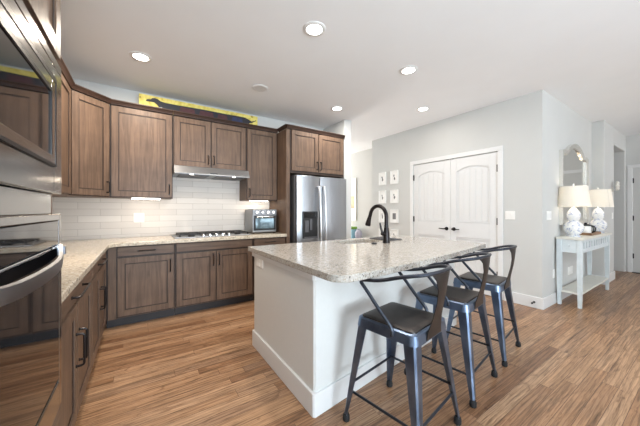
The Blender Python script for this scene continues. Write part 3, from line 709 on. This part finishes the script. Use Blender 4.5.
# island countertop with sink cut-out
SX0, SX1, SY0, SY1 = 1.72, 2.22, 2.06, 2.38
outer = [(.834, 2.47), (.834, 1.20)]
cc = (.934, 1.185)
outer += [(cc[0]+.1*cos(radians(a)), cc[1]+.1*sin(radians(a))) for a in (180, 200, 220, 240, 258, 270)]
outer += [(1.2, 1.095), (1.5, 1.12), (1.8, 1.155), (2.1, 1.198), (2.4, 1.245), (2.7, 1.297), (2.90, 1.333), (2.925, 1.352), (2.93, 1.38), (2.93, 2.47)]
hole = [(SX0, SY0), (SX1, SY0), (SX1, SY1), (SX0, SY1)]
bm = bmesh.new()
ov = [bm.verts.new((x, y, .91)) for x, y in outer]; hv = [bm.verts.new((x, y, .91)) for x, y in hole]
es = [bm.edges.new((ov[i], ov[(i+1) % len(ov)])) for i in range(len(ov))]+[bm.edges.new((hv[i], hv[(i+1) % 4])) for i in range(4)]
bmesh.ops.triangle_fill(bm, edges=es, use_beauty=True)
for f in list(bm.faces):
    cp = f.calc_center_median()
    if SX0 < cp.x < SX1 and SY0 < cp.y < SY1: bm.faces.remove(f)
geo = bmesh.ops.extrude_face_region(bm, geom=list(bm.faces))
bmesh.ops.translate(bm, verts=[v for v in geo['geom'] if isinstance(v, bmesh.types.BMVert)], vec=(0, 0, -.04))
m = MB(); m.bm.free(); m.bm = bm
o = m.build('island_countertop', 'granite', bevel=.007, smooth=False, seg=3)
tag(o, 'speckled grey-beige granite island top with a rounded corner', 'countertop')
# sink
t = thing('kitchen_sink', (2.1, 2.2, .68), 'pale undermount sink let into the island top behind the faucet', 'sink')
m = MB(); g = .012
m.box(SX0-g, SX0-.002, SY0-g, SY1+g, .68, .869).box(SX1+.002, SX1+g, SY0-g, SY1+g, .68, .869).box(SX0, SX1, SY0-g, SY0-.002, .68, .869).box(SX0, SX1, SY1+.002, SY1+g, .68, .869).box(SX0-g, SX1+g, SY0-g, SY1+g, .668, .68)
m.build('basin', 'composite', t, smooth=False)
MB().lathe([(.045, 0), (.045, .004), (.02, .005)], (1.97, 2.22, .68), 20).build('drain', 'chrome', t)
# faucet
fx, fyy = 2.124, 1.945
t = thing('kitchen_faucet', (fx, fyy, .91), 'dark bronze gooseneck faucet standing on the island top', 'faucet')
MB().lathe([(.038, 0), (.038, .008), (.033, .03), (.032, .10), (.027, .135), (.0235, .16)], (fx, fyy, .91), 20).build('faucet_body', 'bronze', t)
R = .118; cz = 1.178
pts = [(fx, fyy, 1.06), (fx, fyy, 1.13)]+[(fx, fyy+R-R*cos(radians(a)), cz+R*sin(radians(a))) for a in range(0, 171, 10)]
lx = pts[-1]; pts += [(fx, lx[1]+.012, lx[2]-.03)]
MB().tube(pts, .020, 14).build('spout', 'bronze', t)
MB().tube([(fx, lx[1]+.010, lx[2]-.025), (fx, lx[1]+.024, lx[2]-.06), (fx, lx[1]+.038, lx[2]-.105), (fx, lx[1]+.042, lx[2]-.12)], [.021, .025, .031, .030], 14).build('spray_head', 'bronze', t)
MB().tube([(fx, fyy, 1.075), (fx, fyy, 1.085), (fx, fyy, 1.095)], [.0215, .022, .0215], 16).build('collar', 'black', t)
m = MB(); m.tube([(fx-.015, fyy, 1.0), (fx-.058, fyy+.006, 1.012)], [.019, .021], 12); m.tube([(fx-.05, fyy+.004, 1.01), (fx-.066, fyy+.012, 1.06), (fx-.072, fyy+.02, 1.12)], [.013, .011, .0085], 10)
m.build('lever', 'bronze', t)
tag(MB().lathe([(.028, 0), (.028, .010), (.020, .014)], (1.955, 1.955, .9105), 18).build('disposal_button', 'black'), 'small round black button on the island top left of the faucet', 'button')

m = MB(); m.box(2.27, 2.50, 2.05, 2.35, .9105, .916)
for k in range(7): m.box(2.275+k*.032, 2.289+k*.032, 2.055, 2.345, .916, .924)
tag(m.build('drying_mat', 'greyside', bevel=.002, smooth=False), 'small ribbed grey mat on the island top right beside the faucet', 'mat')
# ================================================================== BAR STOOLS
def make_stool():
    t = thing('bar_stool', (0, 0, 0), 'x', 'bar stool', 'metal bar stools at the island', local=True)
    SH = .625; h = .183; cr = .035
    def rr(hx, hy, r, z, k=5):
        P = []
        for cxs, cys, a0 in ((1, 1, 0), (-1, 1, 90), (-1, -1, 180), (1, -1, 270)):
            for i in range(k+1):
                a = radians(a0+90*i/k); P.append((cxs*(hx-r)+r*cos(a), cys*(hy-r)+r*sin(a), z))
        return P
    # pan: skirt and dished seat
    m = MB()
    m.loft([rr(h+.012, h+.012, cr+.01, SH-.055), rr(h+.008, h+.008, cr+.008, SH-.03), rr(h+.003, h+.003, cr, SH-.006), rr(h-.006, h-.006, cr-.004, SH), rr(h-.02, h-.02, cr-.008, SH-.001)])
    m.build('seat_frame', 'gun', t)
    m = MB(); m.loft([rr(h-.013, h-.013, .026, SH-.003), rr(h-.015, h-.015, .026, SH+.006), rr(h-.022, h-.022, .024, SH+.009), rr(h-.06, h-.06, .03, SH+.0075)])
    m.build('seat', 'gunseat', t)
    top = .168; bt = .232
    def legp(sx, sy, z):
        k = (SH-.045-z)/(SH-.045); return (sx*(top+(bt-top)*k), sy*(top+(bt-top)*k))
    for sx, sy in ((1, 1), (-1, 1), (-1, -1), (1, -1)):
        m = MB(); rings = []
        for z in (SH-.02, SH-.08, SH-.16, .30, .12, .035):
            k = min(1, max(0, (SH-.02-z)/(SH-.055))); wd = .043*(1-k)**.8+.024; px, py = legp(sx, sy, z)
            # L / arc cross-section: outer corner plus two flanges
            o_ = .014
            q = [(px+sx*o_*.35, py+sy*o_*1.0-sy*wd*0), (px+sx*o_, py+sy*o_*.35), (px+sx*o_, py+sy*(o_-wd)), (px+sx*(o_-.006), py+sy*(o_-wd)), (px+sx*(o_-.012), py+sy*(o_-.012)), (px+sx*(o_-wd), py+sy*(o_-.006)), (px+sx*(o_-wd), py+sy*o_)]
            rings.append([(a, b, z) for a, b in q])
        m.loft(rings); lg = m.build('leg', 'gun', t)
        px, py = legp(sx, sy, .02)
        MB().lathe([(.017, 0), (.021, .006), (.021, .028), (.015, .045)], (px, py, 0), 12).build('rubber_foot', 'rubber', lg)
        zz = .17; px, py = legp(sx, sy, zz)
    for (a, b, z) in (((-1, 1), (1, 1), .225), ((-1, -1), (1, -1), .185), ((-1, 1), (-1, -1), .18), ((1, 1), (1, -1), .23)):
        p0, p1 = legp(*a, z), legp(*b, z)
        MB().tube([(p0[0], p0[1], z), (p1[0], p1[1], z)], .0075, 8).build('stretcher', 'gundark', t)
    # arm and back rail
    half = [(.196, -.06, SH-.035), (.198, -.055, SH+.01), (.199, .02, SH+.085), (.201, .095, SH+.165), (.202, .130, SH+.200), (.202, .139, SH+.214), (.201, .130, SH+.224), (.201, .10, SH+.229), (.201, .04, SH+.238), (.201, -.02, SH+.252), (.200, -.08, SH+.272), (.192, -.14, SH+.289), (.165, -.195, SH+.300), (.115, -.231, SH+.306), (.055, -.246, SH+.309), (0, -.250, SH+.310)]
    pts = half+[(-x, y, z) for x, y, z in reversed(half[:-1])]
    # smooth (Catmull-Rom)
    def cr_(P, k=3):
        P = [Vector(p) for p in P]; out = []
        for i in range(len(P)-1):
            a, b, c_, d = P[max(i-1, 0)], P[i], P[i+1], P[min(i+2, len(P)-1)]
            for j in range(k):
                s = j/k; out.append(.5*((2*b)+(-a+c_)*s+(2*a-5*b+4*c_-d)*s*s+(-a+3*b-3*c_+d)*s**3))
        return out+[P[-1]]
    MB().tube(cr_(pts), .0105, 10).build('arm_rail', 'gundark', t)
    # back splat: curved sheet, flaring at the top
    m = MB(); rings = []
    for z, y, hw, cv in ((SH-.05, -.196, .085, .0), (SH-.01, -.199, .078, 0), (SH+.06, -.214, .052, .0), (SH+.14, -.234, .044, .002), (SH+.21, -.246, .050, .004), (SH+.265, -.251, .072, .008), (SH+.293, -.252, .100, .014), (SH+.312, -.251, .118, .02)):
        n = 8; P = []
        for i in range(n+1): s = -1+2*i/n; P.append((s*hw, y+cv*s*s, z))
        for i in range(n, -1, -1): s = -1+2*i/n; P.append((s*hw, y+cv*s*s+.004, z))
        rings.append(P)
    m.loft(rings).build('back_splat', 'gunback', t)
    return t
st = make_stool(); labs = ['nearest dark metal bar stool with low curved back at the island corner', 'middle one of the three metal bar stools at the island', 'farthest metal bar stool, at the pantry end of the island']
for i, (x, y) in enumerate(((1.28, 1.055), (1.95, 1.148), (2.62, 1.238))):
    o = st if i == 0 else copy_tree(st)
    o.location = (x, y, 0); o.rotation_euler.z = radians(9); o['label'] = labs[i]

# ================================================================== PICTURES
rows = [1.905, 1.523, 1.13, .735]; cols = [3.945, 3.63]
place = ['top', 'second', 'third', 'bottom']
def blob(m, c, r, n, k, b):
    random.seed(k); pts = []
    for i in range(n):
        a = 2*pi*i/n; q = r*random.uniform(.45, 1.0); pts.append((c[0]+q*.75*cos(a), c[1]+q*sin(a)*1.3))
    m.prism(pts, b, b+.001, axis=1)
for ri, z in enumerate(rows):
    for ci, y in enumerate(cols):
        t = thing('framed_print', (PX, y, z), 'small white framed print, %s row, %s column on the pantry wall' % (place[ri], 'left' if ci == 0 else 'right'), 'picture', 'framed prints left of the pantry doors')
        hw, hh, fw = .095, .132, .014
        m = MB(TP); m.box(y-hw, y-hw+fw, 0, .024, z-hh, z+hh).box(y+hw-fw, y+hw, 0, .024, z-hh, z+hh).box(y-hw+fw, y+hw-fw, 0, .024, z-hh, z-hh+fw).box(y-hw+fw, y+hw-fw, 0, .024, z+hh-fw, z+hh)
        m.build('frame', 'frame_w', t, smooth=False)
        MB(TP).box(y-hw+fw, y+hw-fw, 0, .012, z-hh+fw, z+hh-fw).build('mat_board', 'mat', t, smooth=False)
        m = MB(TP); k = ri*2+ci
        if k == 5: m.box(y-.04, y+.04, .012, .013, z-.06, z+.06)
        else:
            blob(m, (y-.005, z-.02), .035, 11, k*3+1, .012); blob(m, (y+.008, z+.03), .022, 9, k*3+2, .012)
            m.prism([(y-.003, z-.06), (y+.003, z-.06), (y+.006, z+.05), (y+.002, z+.05)], .012, .013, axis=1)
        m.build('print', 'print', t, smooth=False)
# passage picture
TPa = frame((4.7, 0, 0), (0, 1, 0), (-1, 0, 0))
t = thing('framed_painting', (4.7, 5.6, 1.5), 'tall pale framed painting on the far passage wall beside the refrigerator', 'picture')
m = MB(TPa); y0, y1, z0, z1 = 5.33, 6.1, .98, 2.1; fw = .05
m.box(y0, y0+fw, 0, .03, z0, z1).box(y1-fw, y1, 0, .03, z0, z1).box(y0+fw, y1-fw, 0, .03, z0, z0+fw).box(y0+fw, y1-fw, 0, .03, z1-fw, z1); m.build('frame', 'silver', t, smooth=False)
MB(TPa).box(y0+fw, y1-fw, 0, .012, z0+fw, z1-fw).build('canvas', 'mat', t, smooth=False)
MB(TPa).box(y0+fw, y1-fw, .012, .014, 1.3, 1.62).build('painted_band', 'gold', t, smooth=False)
# passage sideboard with boxes (its top items show above the island)
t = thing('passage_bench', (4.45, 5.3, 0), 'low white bench in the passage, hidden behind the island', 'bench')
MB().box(4.28, 4.68, 4.95, 6.0, .48, .52).build('bench_top', 'white', t, smooth=False, bevel=.004)
for a, b in ((4.30, 4.97), (4.62, 4.97), (4.30, 5.94), (4.62, 5.94)): MB().box(a, a+.04, b, b+.04, 0, .48).build('leg', 'white', t, smooth=False)
t = thing('gift_box', (4.5, 5.3, .52), 'pale blue box with green top in the passage beyond the island', 'box')
MB().box(4.40, 4.62, 5.18, 5.46, .521, .765).build('box_body', 'aqua', t, smooth=False, bevel=.004)
MB().box(4.41, 4.61, 5.19, 5.45, .765, .83).build('box_top', 'green', t, smooth=False, bevel=.02)
tag(MB().lathe([(.06, 0), (.085, .06), (.09, .14), (.07, .21), (.045, .24), (.05, .26)], (4.5, 5.03, .521), 20).build('vase', 'lilac'), 'grey lilac vase right of the pale blue box beyond the island', 'vase')

# ================================================================== CONSOLE TABLE
t = thing('console_table', (5.4, 1.12, 0), 'narrow pale blue console table with shelf against the hall wall', 'table')
cx0, cx1, cy0, cy1 = 4.625, 6.12, .99, 1.242
MB().box(cx0-.02, cx1+.02, cy0-.02, cy1+.004, .868, .895).build('table_top', 'cream', t, bevel=.005, smooth=False)
lw = .052
for xx in (cx0, cx1-lw):
    for yy in (cy0, cy1-lw):
        m = MB(); q = .008
        m.loft([[(xx+q, yy+q, 0), (xx+lw-q, yy+q, 0), (xx+lw-q, yy+lw-q, 0), (xx+q, yy+lw-q, 0)], [(xx, yy, .45), (xx+lw, yy, .45), (xx+lw, yy+lw, .45), (xx, yy+lw, .45)], [(xx, yy, .868), (xx+lw, yy, .868), (xx+lw, yy+lw, .868), (xx, yy+lw, .868)]])
        m.build('leg', 'paleblue', t, smooth=False, bevel=.002)
d = MB().box(cx0+.008, cx0+.026, cy0+lw, cy1-lw, .70, .868).build('end_apron', 'paleblue', t, smooth=False)
MB().ball((cx0+.002, (cy0+cy1)/2, .79), .011).build('knob', 'paleblue', d)
MB().box(cx1-.026, cx1-.008, cy0+lw, cy1-lw, .70, .868).build('end_apron', 'paleblue', t, smooth=False)
m = MB(); ax0, ax1 = cx0+lw, cx1-lw
m.box(ax0, ax1, cy0+.008, cy0+.026, .70, .750).box(ax0, ax1, cy0+.008, cy0+.026, .838, .868)
nb = 11; pw = (ax1-ax0)/nb
for i in range(nb+1):
    c_ = ax0+pw*i; m.box(max(ax0, c_-.034), min(ax1, c_+.034), cy0+.008, cy0+.026, .750, .838)
m.build('fretwork_apron', 'paleblue', t, smooth=False)
MB().box(ax0, ax1, cy0+.034, cy0+.042, .705, .866).build('fretwork_shade', 'glaze_and_shade', t, smooth=False)  # dark sheet behind the cut-outs, puts the inner shade into colour
MB().box(ax0, ax1, cy1-.026, cy1-.008, .70, .868).build('back_apron', 'paleblue', t, smooth=False)
MB().box(ax0, ax1, cy0+.05, cy1-lw, .70, .708).build('apron_floor', 'glaze_and_shade', t, smooth=False)
MB().box(cx0+.01, cx1-.01, cy0+.01, cy1-.01, .168, .194).build('shelf', 'cream', t, bevel=.004, smooth=False)
# lamps
def make_lamp():
    t = thing('table_lamp', (0, 0, 0), 'x', 'lamp', 'ceramic table lamps on the console', local=True)
    MB().lathe([(.075, 0), (.075, .012), (.055, .022)], n=28).build('lamp_foot', 'ceramic', t)
    MB().lathe([(.05, .02), (.078, .045), (.102, .09), (.107, .125), (.096, .165), (.068, .195), (.053, .21), (.063, .235), (.073, .275), (.071, .31), (.056, .345), (.036, .368), (.028, .385)], n=32).build('lamp_body', 'ceramic', t)
    MB().lathe([(.012, .38), (.012, .47)], n=12).build('lamp_neck', 'chrome', t)
    m = MB(); n = 40; r0, r1, z0, z1 = .172, .142, .405, .675
    P = [[(r*cos(2*pi*i/n), r*sin(2*pi*i/n), z) for i in range(n)] for r, z in ((r0, z0), (r1, z1), (r1-.003, z1), (r0-.003, z0))]
    P.append(P[0])
    m.loft(P, False).build('lamp_shade', 'shade', t)
    m = MB(); m.tube([(-.142, 0, .66), (.142, 0, .66)], .003, 6).tube([(0, -.142, .66), (0, .142, .66)], .003, 6).tube([(0, 0, .47), (0, 0, .70)], .004, 8).ball((0, 0, .705), .012)
    m.build('finial', 'chrome', t)
    MB().ball((0, 0, .53), (.03, .03, .04)).build('bulb', 'lens_bulb', t)
    return t
M['lens_bulb'] = emit('lit_bulb', (1, .82, .6, 1), 6)
lp = make_lamp(); lp.location = (4.86, 1.125, .8955); lp['label'] = 'blue and white ceramic lamp on the near end of the console table'
l2 = copy_tree(lp); l2.location = (6.0, 1.10, .8955); l2['label'] = 'blue and white ceramic lamp on the far end of the console table'
MB().tube([(6.0-.10, 1.10-.1412, 1.302), (6.0-.083, 1.10-.1164, 1.569)], .003, 6).build('shade_seam', 'cream', None).parent = None
for o_ in (lp, l2): lamp('bulb_light', 'POINT', (o_.location.x, o_.location.y, o_.location.z+.53), 6.5, (1, .85, .66), .04)
so = bpy.data.objects['shade_seam']; so.parent = l2; so.location = (-6.0, -1.10, -.8955)
# tray with items
t = thing('serving_tray', (5.47, 1.1, .895), 'brown wooden tray between the two lamps on the console', 'tray')
m = MB(); m.box(5.22, 5.74, 1.02, 1.19, .8955, .905).box(5.22, 5.74, 1.02, 1.03, .905, .93).box(5.22, 5.74, 1.18, 1.19, .905, .93).box(5.22, 5.23, 1.03, 1.18, .905, .93).box(5.73, 5.74, 1.03, 1.18, .905, .93)
m.build('tray_body', 'traywood', t, smooth=False)
t = thing('lidded_jar', (5.36, 1.11, .906), 'white jar with black lid on the wooden tray', 'jar')
MB().lathe([(.05, 0), (.06, .02), (.06, .10), (.05, .118)], (5.36, 1.11, .9055), 20).build('jar_body', 'plate', t)
MB().lathe([(.058, .118), (.058, .135), (.02, .142), (.012, .165)], (5.36, 1.11, .9055), 20).build('lid', 'black', t)
t = thing('orb_ornament', (5.6, 1.11, .906), 'black openwork twig ornament on the wooden tray, right of the jar', 'ornament')
m = MB(); random.seed(3)
for k in range(4):
    a = k*pi/4; m.tube([(5.58+.055*cos(q)*cos(a), 1.1+.055*cos(q)*sin(a), .969+.055*sin(q)) for q in [2*pi*i/16 for i in range(17)]], .005, 6)
m.tube([(5.50, 1.10, .985), (5.60, 1.09, 1.0), (5.70, 1.11, .99)], .008, 6)
m.build('orb', 'black', t)
# mirror
t = thing('wall_mirror', (5.43, 1.25, 1.6), 'tall arched silver-framed mirror on the hall wall behind the lamps', 'mirror')
mx0, mx1 = 4.81, 6.06
def arch(x0, x1, zb, zs, zp, n=18):
    P = [(x0, zb), (x0, zs)]; L_ = x1-x0
    for i in range(n+1):
        s = i/n
        if s < .16: z = zs+.02*sin(pi*s/.16)
        elif s > .84: z = zs+.02*sin(pi*(1-s)/.16)
        else: z = zs+(zp-zs)*sin(pi*(s-.16)/.68)**.8
        P.append((x0+L_*s, z))
    P += [(x1, zs), (x1, zb)]
    return P
a_o = arch(mx0, mx1, 1.05, 2.08, 2.24); a_i = arch(mx0+.06, mx1-.06, 1.11, 2.03, 2.175)
m = MB(TH)
for A_, b0, b1 in ((a_o, 0, .045),):
    R0 = [(p[0], b0, p[1]) for p in a_o]; R1 = [(p[0], b1, p[1]) for p in a_o]; R2 = [(p[0], b1-.012, p[1]) for p in a_i]; R3 = [(p[0], b0, p[1]) for p in a_i]
    m.loft([R0, R1, R2, R3], False)
m.build('frame', 'mirror_frame', t, smooth=False)
MB(TH).prism(a_i, .004, .014, axis=1).build('mirror_glass', 'mirror', t, smooth=False)
# small wall ornament by the entry
t = thing('wall_sconce', (7.0, 1.10, 1.67), 'small white and silver flower-like sconce by the entry opening', 'sconce')
MB(TE).tube([(7.0, 0, 1.62), (7.0, .02, 1.62)], [.045, .04], 16).build('back_plate', 'silver', t)
m = MB(TE)
for k in range(6):
    a = 2*pi*k/6; m.ball((7.0+.055*cos(a), .07, 1.68+.055*sin(a)), (.035, .02, .035), 10, 6)
m.tube([(7.0, .01, 1.62), (7.0, .06, 1.60), (7.0, .07, 1.66)], .008, 8)
m.build('flower', 'silver', t)
# door stops
def stop(T, a, label):
    t_ = thing('door_stop', T @ Vector((a, .016, .075)), label, 'door stop', 'door stops')
    m = MB(T); m.tube([(a, .016, .075), (a, .02, .075), (a, .075, .075)], [.014, .006, .006], 10); m.build('stem', 'bronze', t_)
    MB(T).tube([(a, .07, .075), (a, .09, .075)], .011, 10).build('bumper', 'rubber', t_)
stop(TP, 1.345, 'dark door stop on the baseboard right of the pantry doors')
stop(frame((8.25, 0, 0), (0, 1, 0), (-1, 0, 0)), 1.13, 'dark door stop on the far baseboard beside the entry door')
